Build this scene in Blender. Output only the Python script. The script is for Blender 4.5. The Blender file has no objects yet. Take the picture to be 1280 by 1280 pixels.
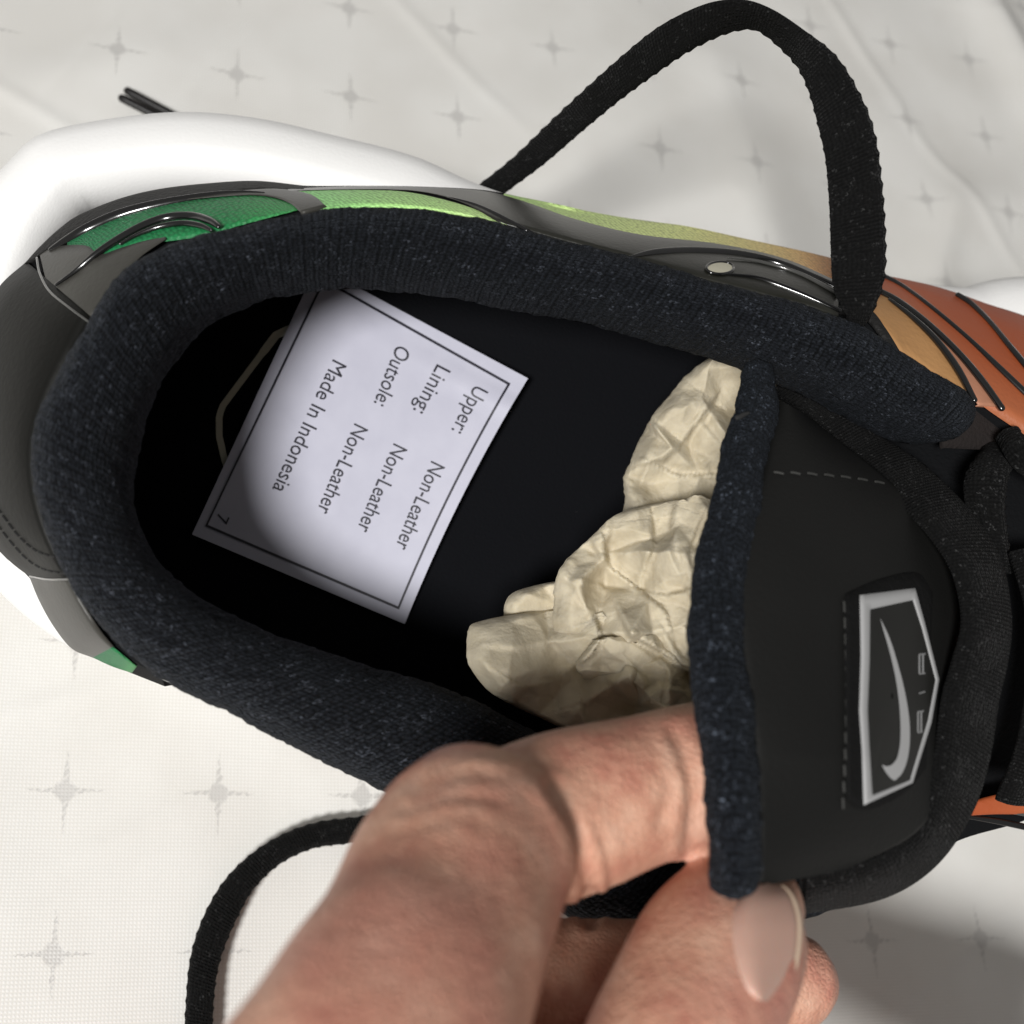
import bpy, bmesh, math, random
import numpy as np
from mathutils import Vector, Matrix, noise
from mathutils.bvhtree import BVHTree
random.seed(7)
SC = bpy.context.scene
COL = SC.collection

# ------------------------------------------------------------------ camera
F = 1372.0                                   # focal length in photo pixels (1280 px wide)
H = 0.250                                    # camera height above the table, metres
def unit(v):
    v = np.array(v, float); return v / np.linalg.norm(v)
nT = unit(((226 - 640) / F, (1143 - 640) / F, 1.0))       # table normal seen by the camera (down)
mS = unit(((430 - 640) / F, (820 - 640) / F, 1.0))        # sole normal of the tilted shoe
Zw = -nT
Xw = unit(np.array([1, 0, 0]) - nT[0] * nT)
Yw = np.cross(Zw, Xw)
R = np.array([Xw, Yw, Zw])
CAM = np.array([0, 0, H])
U = R @ (-mS)                                # "up" of the shoe in world
Uv = Vector(U)
right, up, back = R @ np.array([1, 0, 0]), R @ np.array([0, -1, 0]), R @ np.array([0, 0, -1])
M = Matrix.Identity(4)
for r in range(3):
    M[r][0], M[r][1], M[r][2], M[r][3] = right[r], up[r], back[r], CAM[r]
cam = bpy.data.cameras.new('camera')
camo = bpy.data.objects.new('camera', cam); COL.objects.link(camo)
camo.matrix_world = M
cam.sensor_width = 36; cam.lens = 36 * F / 1280
cam.clip_start = 0.01; cam.clip_end = 20
cam.dof.use_dof = True; cam.dof.focus_distance = 0.195; cam.dof.aperture_fstop = 17
SC.camera = camo

# ------------------------------------------------------------------ light
W = bpy.data.worlds.new('World'); SC.world = W; W.use_nodes = True
bg = W.node_tree.nodes['Background']
bg.inputs[0].default_value = (1.0, 0.98, 0.96, 1); bg.inputs[1].default_value = 0.19
def area(name, loc, target, size, energy, color):
    l = bpy.data.lights.new(name, 'AREA'); l.shape = 'DISK'; l.size = size; l.energy = energy; l.color = color
    o = bpy.data.objects.new(name, l); COL.objects.link(o)
    o.location = loc
    o.rotation_euler = (Vector(target) - Vector(loc)).to_track_quat('-Z', 'Y').to_euler()
    return o
_L = unit((-0.185, 0.105, -0.98))
lamp = CAM + R @ (np.array([0, 0, 0.19]) + _L * 1.1)
area('ceiling_lamp', lamp, CAM + R @ np.array([0, 0, 0.2]), 0.23, 14.7, (1.0, 0.988, 0.972))
SC.view_settings.view_transform = 'Standard'
SC.view_settings.look = 'None'
SC.view_settings.exposure = 0.0
SC.view_settings.gamma = 1.0

# ------------------------------------------------------------------ geometry helpers
def ray(px, py): return np.array([(px - 640) / F, (py - 640) / F, 1.0])
def P(px, py, h):                            # photo pixel + height (mm) above the shoe's sole plane
    r = ray(px, py); return CAM + R @ (r * ((H - h * 0.001) / (mS @ r)))
def T(px, py, z):                            # photo pixel + height (mm) above the table
    r = ray(px, py); return CAM + R @ (r * ((H - z * 0.001) / (nT @ r)))
def scale_at(p):                             # metres per photo pixel at a world point
    return float((R.T @ (np.array(p) - CAM))[2]) / F

def spline(pts, n, closed=False):            # Catmull-Rom through n-D points, even arc length
    p = np.array(pts, float)
    if closed: p = np.vstack([p[-1], p, p[0], p[1]])
    else: p = np.vstack([2 * p[0] - p[1], p, 2 * p[-1] - p[-2]])
    out = []
    for i in range(1, len(p) - 2):
        a, b, c, d = p[i - 1], p[i], p[i + 1], p[i + 2]
        for t in np.linspace(0, 1, 16, endpoint=False):
            out.append(0.5 * (2 * b + (c - a) * t + (2 * a - 5 * b + 4 * c - d) * t * t + (3 * b - a - 3 * c + d) * t ** 3))
    out.append(p[-2])
    out = np.array(out)
    s = np.concatenate([[0], np.cumsum(np.linalg.norm(np.diff(out[:, :2], axis=0), axis=1))])
    t = np.linspace(0, s[-1], n + 1 if closed else n)
    if closed: t = t[:-1]
    return np.stack([np.interp(t, s, out[:, k]) for k in range(p.shape[1])], 1)

def poly(pts, n, closed=False):              # straight resample
    p = np.array(pts, float)
    if closed: p = np.vstack([p, p[0]])
    s = np.concatenate([[0], np.cumsum(np.linalg.norm(np.diff(p[:, :2], axis=0), axis=1))])
    t = np.linspace(0, s[-1], n + 1 if closed else n)
    if closed: t = t[:-1]
    return np.stack([np.interp(t, s, p[:, k]) for k in range(p.shape[1])], 1)

def link(name, me, mat, parent=None, base=None, smooth=True):
    """One mesh (world coordinates) becomes one object; origin at base, or at its parent's origin."""
    if parent is not None:
        off = parent['_o'] if '_o' in parent else (0, 0, 0)
    else:
        off = base if base is not None else (0, 0, 0)
    off = Vector([float(x) for x in off])
    me.transform(Matrix.Translation(-off))
    o = bpy.data.objects.new(name, me); COL.objects.link(o)
    if mat: me.materials.append(mat)
    if smooth:
        me.polygons.foreach_set('use_smooth', [True] * len(me.polygons))
    if parent is not None: o.parent = parent
    else: o.location = off
    o['_o'] = list(off)
    me.name = name
    return o

def grid_mesh(G, cu=False, cv=False, grads=None):
    """G: (nu, nv, 3) world points -> quad mesh with UVs in millimetres."""
    G = np.array(G, float); nu, nv = G.shape[:2]
    me = bpy.data.meshes.new('m')
    faces = []; uvs = []
    du = np.linalg.norm(np.diff(np.concatenate([G, G[:1]]), axis=0), axis=2).mean(axis=1)
    dv = np.linalg.norm(np.diff(np.concatenate([G, G[:, :1]], axis=1), axis=1), axis=2).mean(axis=0)
    us = np.concatenate([[0], np.cumsum(du)]) * 1000; vs = np.concatenate([[0], np.cumsum(dv)]) * 1000
    for i in range(nu if cu else nu - 1):
        for j in range(nv if cv else nv - 1):
            i2, j2 = (i + 1) % nu, (j + 1) % nv
            faces.append((i * nv + j, i2 * nv + j, i2 * nv + j2, i * nv + j2))
            uvs += [(us[i], vs[j]), (us[i + 1], vs[j]), (us[i + 1], vs[j + 1]), (us[i], vs[j + 1])]
    me.from_pydata(G.reshape(-1, 3).tolist(), [], faces)
    l = me.uv_layers.new(name='UVMap')
    l.data.foreach_set('uv', np.array(uvs, np.float32).ravel())
    if grads is not None:
        a = me.attributes.new('grad', 'FLOAT', 'POINT')
        a.data.foreach_set('value', np.array(grads, np.float32).ravel())
    me.update()
    return me

def tag(o, label=None, cat=None, group=None, kind=None):
    if label: o['label'] = label
    if cat: o['category'] = cat
    if group: o['group'] = group
    if kind: o['kind'] = kind
    return o
def thing(name, loc, label, cat):
    o = bpy.data.objects.new(name, None); COL.objects.link(o)
    o.location = Vector([float(x) for x in loc]); o['_o'] = [float(x) for x in loc]
    o.empty_display_size = 0.02
    return tag(o, label, cat)

def tube_mesh(W3, rad, flat=1.0, n=10, upv=None, caps=True):
    """W3: world points, rad: radii (m)."""
    W3 = np.array(W3); rad = np.broadcast_to(np.array(rad, float), (len(W3),)).copy()
    tg = np.gradient(W3, axis=0); tg /= np.linalg.norm(tg, axis=1)[:, None] + 1e-12
    rings = []
    up0 = U if upv is None else upv
    def ring(c, t, r):
        s = np.cross(t, up0); s /= np.linalg.norm(s) + 1e-12
        u2 = np.cross(s, t)
        return [c + r * (math.cos(a) * s + flat * math.sin(a) * u2) for a in np.linspace(0, 2 * math.pi, n, endpoint=False)]
    if caps:
        for k in (0.02, 0.5, 0.87): rings.append(ring(W3[0] - tg[0] * rad[0] * math.sqrt(1 - k * k) * min(1, flat + .2), tg[0], rad[0] * k))
    for c, t, r in zip(W3, tg, rad): rings.append(ring(c, t, r))
    if caps:
        for k in (0.87, 0.5, 0.02): rings.append(ring(W3[-1] + tg[-1] * rad[-1] * math.sqrt(1 - k * k) * min(1, flat + .2), tg[-1], rad[-1] * k))
    return grid_mesh(np.array(rings), cv=True)

# ------------------------------------------------------------------ materials
class N:
    def __init__(s, name):
        s.m = bpy.data.materials.new(name); s.m.use_nodes = True
        s.t = s.m.node_tree; s.b = s.t.nodes['Principled BSDF']
    def n(s, kind, **kw):
        x = s.t.nodes.new(kind)
        for k, v in kw.items():
            if k.startswith('i_'):
                key = k[2:]; key = int(key) if key.isdigit() else key.replace('_', ' ')
                x.inputs[key].default_value = v
            else: setattr(x, k, v)
        return x
    def l(s, a, b): s.t.links.new(a, b)
    def math(s, op, a, b=None, clamp=False):
        x = s.t.nodes.new('ShaderNodeMath'); x.operation = op; x.use_clamp = clamp
        for i, v in enumerate((a, b)):
            if v is None: continue
            if isinstance(v, (int, float)): x.inputs[i].default_value = v
            else: s.l(v, x.inputs[i])
        return x.outputs[0]
    def ramp(s, fac, stops):
        x = s.t.nodes.new('ShaderNodeValToRGB'); s.l(fac, x.inputs[0])
        e = x.color_ramp.elements
        while len(e) < len(stops): e.new(0.5)
        for q, (p, c) in zip(e, stops):
            q.position = p; q.color = (*c, 1) if len(c) == 3 else c
        return x.outputs[0]
    def mix(s, fac, a, b, mode='MIX'):
        x = s.t.nodes.new('ShaderNodeMix'); x.data_type = 'RGBA'; x.blend_type = mode
        for i, v in ((0, fac), (6, a), (7, b)):
            if isinstance(v, (int, float)): x.inputs[i].default_value = v
            elif isinstance(v, tuple): x.inputs[i].default_value = (*v, 1)
            else: s.l(v, x.inputs[i])
        return x.outputs[2]
    def bump(s, height, dist, strength=1.0, normal=None):
        x = s.t.nodes.new('ShaderNodeBump'); x.inputs['Strength'].default_value = strength
        x.inputs['Distance'].default_value = dist; s.l(height, x.inputs['Height'])
        if normal is not None: s.l(normal, x.inputs['Normal'])
        return x.outputs[0]
    def set(s, **kw):
        for k, v in kw.items():
            key = k.replace('_', ' ')
            if isinstance(v, (int, float)): s.b.inputs[key].default_value = v
            elif isinstance(v, tuple): s.b.inputs[key].default_value = (*v, 1) if len(v) == 3 else v
            else: s.l(v, s.b.inputs[key])
    def uv(s, sx=1, sy=1, rot=0):
        t = s.n('ShaderNodeTexCoord'); m = s.n('ShaderNodeMapping')
        m.inputs['Scale'].default_value = (sx, sy, 1); m.inputs['Rotation'].default_value = (0, 0, rot)
        s.l(t.outputs['UV'], m.inputs[0]); return m.outputs[0]
    def obj(s, k=1.0):
        t = s.n('ShaderNodeTexCoord'); m = s.n('ShaderNodeMapping')
        m.inputs['Scale'].default_value = (k, k, k)
        s.l(t.outputs['Object'], m.inputs[0]); return m.outputs[0]

def sr(r, g, b):                              # sRGB 0-255 -> linear
    f = lambda c: c / 12.92 if c <= 0.04045 else ((c + 0.055) / 1.055) ** 2.4
    return (f(r / 255), f(g / 255), f(b / 255))

def knit(name, dark, light, cell=1.0, spark=0.5, rnd=0.6, depth=0.0006, sheen=0.04, ribs=0.24):
    k = N(name)
    uv = k.uv(1 / cell, 1.25 / cell)
    v = k.n('ShaderNodeTexVoronoi', voronoi_dimensions='2D', i_Scale=1.0, i_Randomness=rnd)
    k.l(uv, v.inputs['Vector'])
    wr = k.n('ShaderNodeTexWave', i_Scale=0.19, i_Distortion=1.2, i_Detail=1.0, i_Detail_Scale=3.0); wr.bands_direction = 'X'; k.l(uv, wr.inputs['Vector'])
    n1 = k.n('ShaderNodeTexNoise', noise_dimensions='2D', i_Scale=1.9, i_Detail=3.0)
    k.l(uv, n1.inputs['Vector'])
    n2 = k.n('ShaderNodeTexNoise', noise_dimensions='2D', i_Scale=0.16, i_Detail=2.0)
    k.l(uv, n2.inputs['Vector'])
    hgt = k.math('SUBTRACT', 1.0, v.outputs['Distance'])
    h2 = k.math('MULTIPLY', k.math('ADD', k.math('ADD', hgt, k.math('MULTIPLY', wr.outputs['Fac'], ribs)), k.math('MULTIPLY', n1.outputs[0], 0.75)), 0.6)
    c = k.ramp(h2, [(0.52, dark), (0.72, tuple(a * .6 + b * .4 for a, b in zip(dark, light))), (0.95, light)])
    # random bright fibre glints per stitch, painted into the base colour
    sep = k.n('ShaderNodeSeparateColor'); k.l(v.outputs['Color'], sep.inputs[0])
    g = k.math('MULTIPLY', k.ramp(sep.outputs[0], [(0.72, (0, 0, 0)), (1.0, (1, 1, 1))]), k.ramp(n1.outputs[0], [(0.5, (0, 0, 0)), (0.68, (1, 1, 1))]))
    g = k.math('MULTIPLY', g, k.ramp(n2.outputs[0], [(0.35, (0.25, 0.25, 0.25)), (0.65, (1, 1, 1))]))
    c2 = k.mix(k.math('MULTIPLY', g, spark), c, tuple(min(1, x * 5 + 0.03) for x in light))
    k.set(Base_Color=c2, Roughness=0.8, Specular_IOR_Level=0.12, Sheen_Weight=sheen, Sheen_Roughness=0.45)
    k.b.inputs['Sheen Tint'].default_value = (0.75, 0.85, 1, 1)
    k.set(Normal=k.bump(h2, depth * 1.5))
    return k.m

def lace_mat(name, lo=9, hi=25, sp=0.15):
    k = N(name)
    uv = k.uv(1, 1)
    w = k.n('ShaderNodeTexWave', i_Scale=0.50, i_Distortion=1.2, i_Detail=1.0, i_Detail_Scale=2.0)
    w.bands_direction = 'X'
    k.l(uv, w.inputs['Vector'])
    v = k.n('ShaderNodeTexVoronoi', voronoi_dimensions='2D', i_Scale=1.5, i_Randomness=0.5); k.l(uv, v.inputs['Vector'])
    n1 = k.n('ShaderNodeTexNoise', noise_dimensions='2D', i_Scale=2.2, i_Detail=3.0); k.l(uv, n1.inputs['Vector'])
    h = k.math('ADD', k.math('MULTIPLY', w.outputs['Fac'], 0.3), k.math('SUBTRACT', 1.0, v.outputs['Distance']))
    c = k.ramp(k.math('MULTIPLY', h, 0.6), [(0.3, sr(lo, lo, lo)), (0.95, sr(hi, hi, hi))])
    sep = k.n('ShaderNodeSeparateColor'); k.l(v.outputs['Color'], sep.inputs[0])
    g = k.math('MULTIPLY', k.ramp(sep.outputs[0], [(0.8, (0, 0, 0)), (1.0, (1, 1, 1))]), k.ramp(n1.outputs[0], [(0.5, (0, 0, 0)), (0.68, (1, 1, 1))]))  # yarn sparkle painted as pale specks in the lace colour
    k.set(Base_Color=k.mix(k.math('MULTIPLY', g, sp), c, (0.22, 0.22, 0.22)), Roughness=0.85, Specular_IOR_Level=0.1, Sheen_Weight=0.02)
    k.set(Normal=k.bump(h, 0.00045))
    return k.m

def plain(name, col, rough=0.5, spec=0.5, grain=0.0, gscale=900, coat=0.0, mott=0.0):
    k = N(name)
    co = k.obj(1)
    n = k.n('ShaderNodeTexNoise', i_Scale=gscale, i_Detail=3.0); k.l(co, n.inputs['Vector'])
    n2 = k.n('ShaderNodeTexNoise', i_Scale=70.0, i_Detail=4.0); k.l(co, n2.inputs['Vector'])
    c = k.mix(k.ramp(n2.outputs[0], [(0.3, (0, 0, 0)), (0.7, (1, 1, 1))]), tuple(x * (1 - mott) for x in col), tuple(min(1, x * (1 + mott)) for x in col))
    k.set(Base_Color=c, Roughness=rough, Specular_IOR_Level=spec, Coat_Weight=coat)
    if grain: k.set(Normal=k.bump(n.outputs[0], grain))
    return k.m

def weave_grad(name, stops):
    """ripstop panel: colour runs along the panel ('grad' attribute), woven relief"""
    k = N(name)
    a = k.n('ShaderNodeAttribute', attribute_name='grad')
    c = k.ramp(a.outputs['Fac'], stops)
    uv = k.uv(1, 1)
    v = k.n('ShaderNodeTexVoronoi', voronoi_dimensions='2D', i_Scale=1.15, i_Randomness=0.55); k.l(k.uv(1.0, 0.8, 0.4), v.inputs['Vector'])
    n1 = k.n('ShaderNodeTexNoise', noise_dimensions='2D', i_Scale=0.9, i_Detail=4.0); k.l(uv, n1.inputs['Vector'])
    h = k.math('ADD', k.math('SUBTRACT', 1.0, v.outputs['Distance']), k.math('MULTIPLY', n1.outputs[0], 0.8))
    f = k.ramp(k.math('MULTIPLY', h, 0.55), [(0.3, (0.66, 0.66, 0.66)), (0.75, (1.12, 1.12, 1.12))])
    k.set(Base_Color=k.mix(1.0, c, f, 'MULTIPLY'), Roughness=0.55, Specular_IOR_Level=0.4, Normal=k.bump(h, 0.0002))
    return k.m

M_collar = knit('collar_knit', sr(2, 3, 4), sr(31, 34, 40), cell=0.85, spark=1.0, depth=0.0006, rnd=0.45)
M_roll = knit('tongue_knit', sr(6, 8, 11), sr(40, 45, 53), cell=0.75, spark=1.0, depth=0.0006, rnd=0.6, ribs=0.12)
M_lining = plain('lining_textile', sr(7, 8, 12), 0.95, 0.1, 0.0003, 1500)
M_insole = plain('insole_textile', sr(9, 10, 14), 0.9, 0.15, 0.0002, 1800)
M_vamp = plain('vamp_textile', sr(13, 14, 16), 0.9, 0.15, 0.0003, 1300)
M_leather = plain('tongue_leather', sr(20, 20, 19), 0.6, 0.25, 0.00008, 1500, mott=0.08)
M_rubberw = plain('midsole_foam', (0.9, 0.895, 0.88), 0.5, 0.4, 0.00005, 1500, mott=0.01)
M_synth = plain('grey_synthetic', sr(36, 36, 31), 0.32, 0.5, 0.00006, 1200, mott=0.06)
M_synthl = plain('light_grey_synthetic', sr(62, 61, 57), 0.4, 0.3, 0.00006, 1200, mott=0.05)
M_heel = plain('heel_synthetic', sr(20, 20, 18), 0.5, 0.15, 0.00006, 900, mott=0.08)
M_gloss = plain('black_gloss_tpu', sr(16, 16, 16), 0.2, 0.7, 0, coat=0.6)
M_aglet = plain('aglet_plastic', sr(20, 18, 17), 0.35, 0.4)
M_glossg = plain('grey_gloss_tpu', sr(70, 70, 68), 0.22, 0.7, 0, coat=0.5)
M_rim = plain('black_binding', sr(24, 23, 22), 0.7, 0.4, 0.0004, 1100, mott=0.3)
M_suede = plain('black_suede', sr(36, 32, 31), 0.95, 0.2, 0.0004, 1500, mott=0.15)
M_green = weave_grad('green_weave', [(0.0, sr(24, 112, 68)), (0.7, sr(34, 124, 70)), (1.0, sr(66, 152, 84))])
M_lime = weave_grad('lime_weave', [(0.0, sr(150, 228, 140)), (0.5, sr(190, 242, 150)), (1.0, sr(216, 246, 164))])
M_yel = weave_grad('yellow_weave', [(0.0, sr(206, 246, 158)), (0.5, sr(234, 244, 162)), (0.75, sr(232, 214, 146)), (1.0, sr(206, 142, 92))])
M_tan = plain('tan_leather', sr(176, 132, 86), 0.6, 0.3, 0.00012, 900, mott=0.1)
M_orange = N('orange_leather')
_a = M_orange.n('ShaderNodeAttribute', attribute_name='grad')
M_orange.set(Base_Color=M_orange.ramp(_a.outputs['Fac'], [(0.0, sr(164, 76, 38)), (0.5, sr(168, 84, 46)), (1.0, sr(168, 98, 62))]), Roughness=0.5)
_n = M_orange.n('ShaderNodeTexNoise', i_Scale=900.0); M_orange.l(M_orange.obj(), _n.inputs['Vector'])
M_orange.set(Normal=M_orange.bump(_n.outputs[0], 0.0001)); M_orange = M_orange.m
M_pinkt = plain('pale_tan_leather', sr(176, 124, 98), 0.5, 0.4, 0.0001)
M_lace = lace_mat('lace_weave')
M_lacec = lace_mat('lace_weave_tight', 7, 24, 0.22)
M_stitch = plain('stitch_thread', sr(48, 48, 46), 0.8)
M_stitchd = plain('dark_thread', sr(20, 20, 20), 0.8)
M_patch = plain('patch_fabric', sr(15, 15, 15), 0.85, 0.15, 0.0003, 1300, mott=0.2)
M_logo = plain('patch_print', sr(160, 160, 160), 0.85, 0.1)
M_logod = plain('patch_print_dim', sr(120, 120, 120), 0.55, 0.4)
M_patchin = plain('patch_gloss', sr(32, 32, 30), 0.35, 0.35, mott=0.15)
M_cream = plain('insole_print_eyelet_highlight', sr(196, 192, 172), 0.7)
M_ink = plain('label_ink', sr(26, 24, 38), 0.5)

# ------------------------------------------------------------------ tablecloth
STARS = [(434,8,0,0),(568,33,1,0),(697,57,2,0),(925,107,4,0),(1131,152,6,0),(1229,171,7,0),(140,63,-2,1),(296,95,-1,1),(438,122,0,1),(575,148,1,1),(833,186,3,1),(1155,255,6,1),(1253,272,7,1),(1117,52,6,-1),(1208,73,7,-1),(1010,30,5,-1),(78,988,-2,7),(275,988,-1,7),(455,990,0,7),(67,1197,-2,8),(1100,1156,5,8),(1224,1160,6,8)]
_A = np.array([[*T(x, y, 0)[:2], 1] for x, y, i, r in STARS[:20]]); _B = np.array([[i, r] for x, y, i, r in STARS[:20]], float)
LAT = np.linalg.lstsq(_A, _B, rcond=None)[0]          # world xy -> star lattice
def cloth_z(x, y):
    z = 0.0016 * noise.noise(Vector((x * 14, y * 14, 3))) + 0.0010 * noise.noise(Vector((x * 33, y * 33, 9)))
    def ridge(a, b, w, hgt):
        (ax, ay), (bx, by) = T(*a, 0)[:2], T(*b, 0)[:2]
        L = math.hypot(bx - ax, by - ay); ux, uy = (bx - ax) / L, (by - ay) / L
        s = (x - ax) * ux + (y - ay) * uy; d = (x - ax) * uy - (y - ay) * ux
        e = 1 / (1 + math.exp(-(s) / 0.006)) / (1 + math.exp((s - L) / 0.006))
        return hgt * math.exp(-abs(d / w) ** 1.7) * e
    z += ridge((1150, -120), (1330, 190), 0.010, 0.007)
    z += ridge((1150, 430), (1190, 240), 0.008, 0.003)
    z += ridge((880, 60), (980, 330), 0.016, 0.004)
    z += ridge((-40, 120), (230, 60), 0.012, 0.002)
    z += ridge((690, 230), (830, 20), 0.016, 0.0025)
    z += ridge((1190, 260), (1400, 240), 0.014, 0.003)
    for a_, b_, hh_ in (((-30,100),(110,175),.0007),((165,-10),(60,120),.0006),((330,20),(210,140),.0005),((480,-20),(640,150),.0005),((1020,-20),(1130,140),.0007),((1130,150),(1270,330),.0006),((-20,900),(120,860),.0005),((120,1060),(330,960),.0004),((1080,1290),(1290,1120),.0006)):
        z += ridge(a_, b_, 0.0022, hh_)
    return z
xs = np.concatenate([np.linspace(-0.9, -0.16, 12), np.linspace(-0.15, 0.30, 330), np.linspace(0.31, 0.9, 12)])
ys = np.concatenate([np.linspace(-0.9, -0.07, 12), np.linspace(-0.06, 0.30, 280), np.linspace(0.31, 0.9, 12)])
G = np.array([[(x, y, cloth_z(x, y)) for y in ys] for x in xs])
me = grid_mesh(G)
st = np.concatenate([np.concatenate([G[:, :, :2], np.ones((*G.shape[:2], 1))], 2) @ LAT], 2).reshape(-1, 2)
uvn = np.array([st[v] for p in me.polygons for v in p.vertices], np.float32)
me.uv_layers[0].data.foreach_set('uv', uvn.ravel())
k = N('star_damask')
uv = k.uv()
fr = k.n('ShaderNodeVectorMath', operation='FRACTION')
ad = k.n('ShaderNodeVectorMath', operation='ADD'); ad.inputs[1].default_value = (100.5, 100.5, 0)
nz = k.n('ShaderNodeTexNoise', noise_dimensions='2D', i_Scale=26.0, i_Detail=1.0); k.l(uv, nz.inputs['Vector'])
nzs = k.n('ShaderNodeVectorMath', operation='SCALE'); nzs.inputs['Scale'].default_value = 0.035
nzc = k.n('ShaderNodeVectorMath', operation='SUBTRACT'); nzc.inputs[1].default_value = (0.5, 0.5, 0.5)
k.l(nz.outputs['Color'], nzc.inputs[0]); k.l(nzc.outputs[0], nzs.inputs[0])
a2 = k.n('ShaderNodeVectorMath', operation='ADD'); k.l(uv, a2.inputs[0]); k.l(nzs.outputs[0], a2.inputs[1])
k.l(a2.outputs[0], ad.inputs[0]); k.l(ad.outputs[0], fr.inputs[0])
sx = k.n('ShaderNodeSeparateXYZ'); k.l(fr.outputs[0], sx.inputs[0])
ax = k.math('ABSOLUTE', k.math('SUBTRACT', sx.outputs[0], 0.5)); ay = k.math('ABSOLUTE', k.math('SUBTRACT', sx.outputs[1], 0.5))
r2 = k.math('SQRT', k.math('ADD', k.math('MULTIPLY', ax, ax), k.math('MULTIPLY', ay, ay)))
blob = k.ramp(r2, [(0.052, (1, 1, 1)), (0.078, (0, 0, 0))])
def arm(a, b, L):
    wdt = k.math('MULTIPLY', k.math('SUBTRACT', L, a), 0.085)
    return k.math('MULTIPLY', k.math('LESS_THAN', b, k.math('MAXIMUM', wdt, 0.0)), k.math('LESS_THAN', a, L))
arms = k.math('MAXIMUM', arm(ax, ay, 0.25), arm(ay, ax, 0.27))
# thread breaks along the arms
w = k.n('ShaderNodeTexWave', i_Scale=11.0); w.bands_direction = 'DIAGONAL'; k.l(uv, w.inputs['Vector'])
arms = k.math('MULTIPLY', arms, k.ramp(w.outputs['Fac'], [(0.2, (0.35, 0.35, 0.35)), (0.6, (1, 1, 1))]))
star = k.math('MAXIMUM', blob, arms)
big = k.n('ShaderNodeTexNoise', noise_dimensions='2D', i_Scale=0.9, i_Detail=3.0); k.l(uv, big.inputs['Vector'])
basec = k.ramp(big.outputs[0], [(0.35, (0.71, 0.70, 0.675)), (0.65, (0.76, 0.755, 0.735))])
wv = k.n('ShaderNodeTexWave', i_Scale=13.0, i_Distortion=0.4); wv.bands_direction = 'X'; k.l(uv, wv.inputs['Vector'])
wh = k.n('ShaderNodeTexWave', i_Scale=13.0, i_Distortion=0.4); wh.bands_direction = 'Y'; k.l(uv, wh.inputs['Vector'])
wz = k.math('MULTIPLY', wv.outputs['Fac'], wh.outputs['Fac'])
wc = k.mix(k.ramp(wz, [(0.0, (0.0, 0, 0)), (0.5, (1, 1, 1))]), tuple(x * 0.93 for x in (0.97, 0.96, 0.93)), (1.0, 1.0, 1.0))
basec = k.mix(1.0, basec, wc, 'MULTIPLY')
k.set(Base_Color=k.mix(k.math('MULTIPLY', star, 0.8), basec, (0.50, 0.49, 0.47)), Roughness=k.math('SUBTRACT', 0.62, k.math('MULTIPLY', star, 0.2)), Specular_IOR_Level=0.4)
k.set(Normal=k.bump(k.math('SUBTRACT', k.math('MULTIPLY', wz, 0.6), star), 0.00012, 0.8))
tag(link('tablecloth', me, k.m), 'white damask tablecloth woven with small grey four pointed stars', kind='structure')

# ------------------------------------------------------------------ shoe
shoe0 = P(620, 600, 0)
shoe = thing('shoe', shoe0, 'black running shoe with white sole and green, lime and orange side panels, seen from above', 'shoe')

# collar stations: outer pixel, inner pixel, height of the roll's middle
ST = [(1224,520,1178,562,73),(1205,494,1150,560,74),(1150,460,1096,540,75),(1090,417,1035,508,76),(1030,388,985,485,76),(950,367,905,452,76),(870,346,820,428,76),
      (790,323,730,402,76),(700,299,640,388,76),(600,273,550,370,77),(500,260,470,361,78),(400,264,400,362,79),(300,287,330,372,80),(213,314,262,402,81),
      (150,357,213,450,82),(103,430,182,512,82),(60,510,166,582,82),(45,572,167,632,82),(58,650,186,685,80),(89,725,228,732,78),(135,790,290,770,76),
      (200,846,370,803,74),(300,897,460,832,72),(400,950,560,862,70),(495,996,650,905,68),(600,1048,760,960,66),(720,1150,850,1012,64),(860,1180,950,1060,62),(1005,1136,1060,1070,62)]
S = spline(ST, 520)
rows = []; inner = []; outer = []
NR = 40
for q, (ox, oy, ix, iy, h) in enumerate(S):
    O, I = P(ox, oy, h), P(ix, iy, h)
    far_ = min(1, max(0, (700 - oy) / 250)) * min(1, max(0, (ox - 150) / 150)) if q < 300 else 0
    O, I = P(ox + (ix - ox) * .12 * far_, oy + (iy - oy) * .12 * far_, h), P(ix + (ox - ix) * .08 * far_, iy + (oy - iy) * .08 * far_, h)
    C = (O + I) / 2; w = (I - O) / 2
    rv = 0.0095
    if q < 14:
        f = math.sqrt(1 - (1 - (q + 0.3) / 14.3) ** 2); w = w * (0.15 + 0.85 * f); rv *= f
    rg = []
    for a in np.linspace(math.radians(215), math.radians(-35), NR):
        ca, sa = math.cos(a), math.sin(a)
        e = 0.85
        rg.append(C + w * math.copysign(abs(ca) ** e, ca) + U * rv * math.copysign(abs(sa) ** e, sa))
    rows.append(rg); inner.append(rg[-1]); outer.append(rg[0])
rows = np.array(rows)
# knit roughness on the surface itself
nrm = np.cross(np.gradient(rows, axis=0), np.gradient(rows, axis=1)); nrm /= np.linalg.norm(nrm, axis=2)[:, :, None] + 1e-12
for i in range(rows.shape[0]):
    for j in range(NR):
        p = Vector(rows[i, j])
        rows[i, j] -= nrm[i, j] * (0.00035 * noise.noise(p * 900) + 0.00035 * noise.noise(p * 170))
link('collar', grid_mesh(rows), M_collar, shoe)
inner = np.array(inner); outer = np.array(outer)

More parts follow.
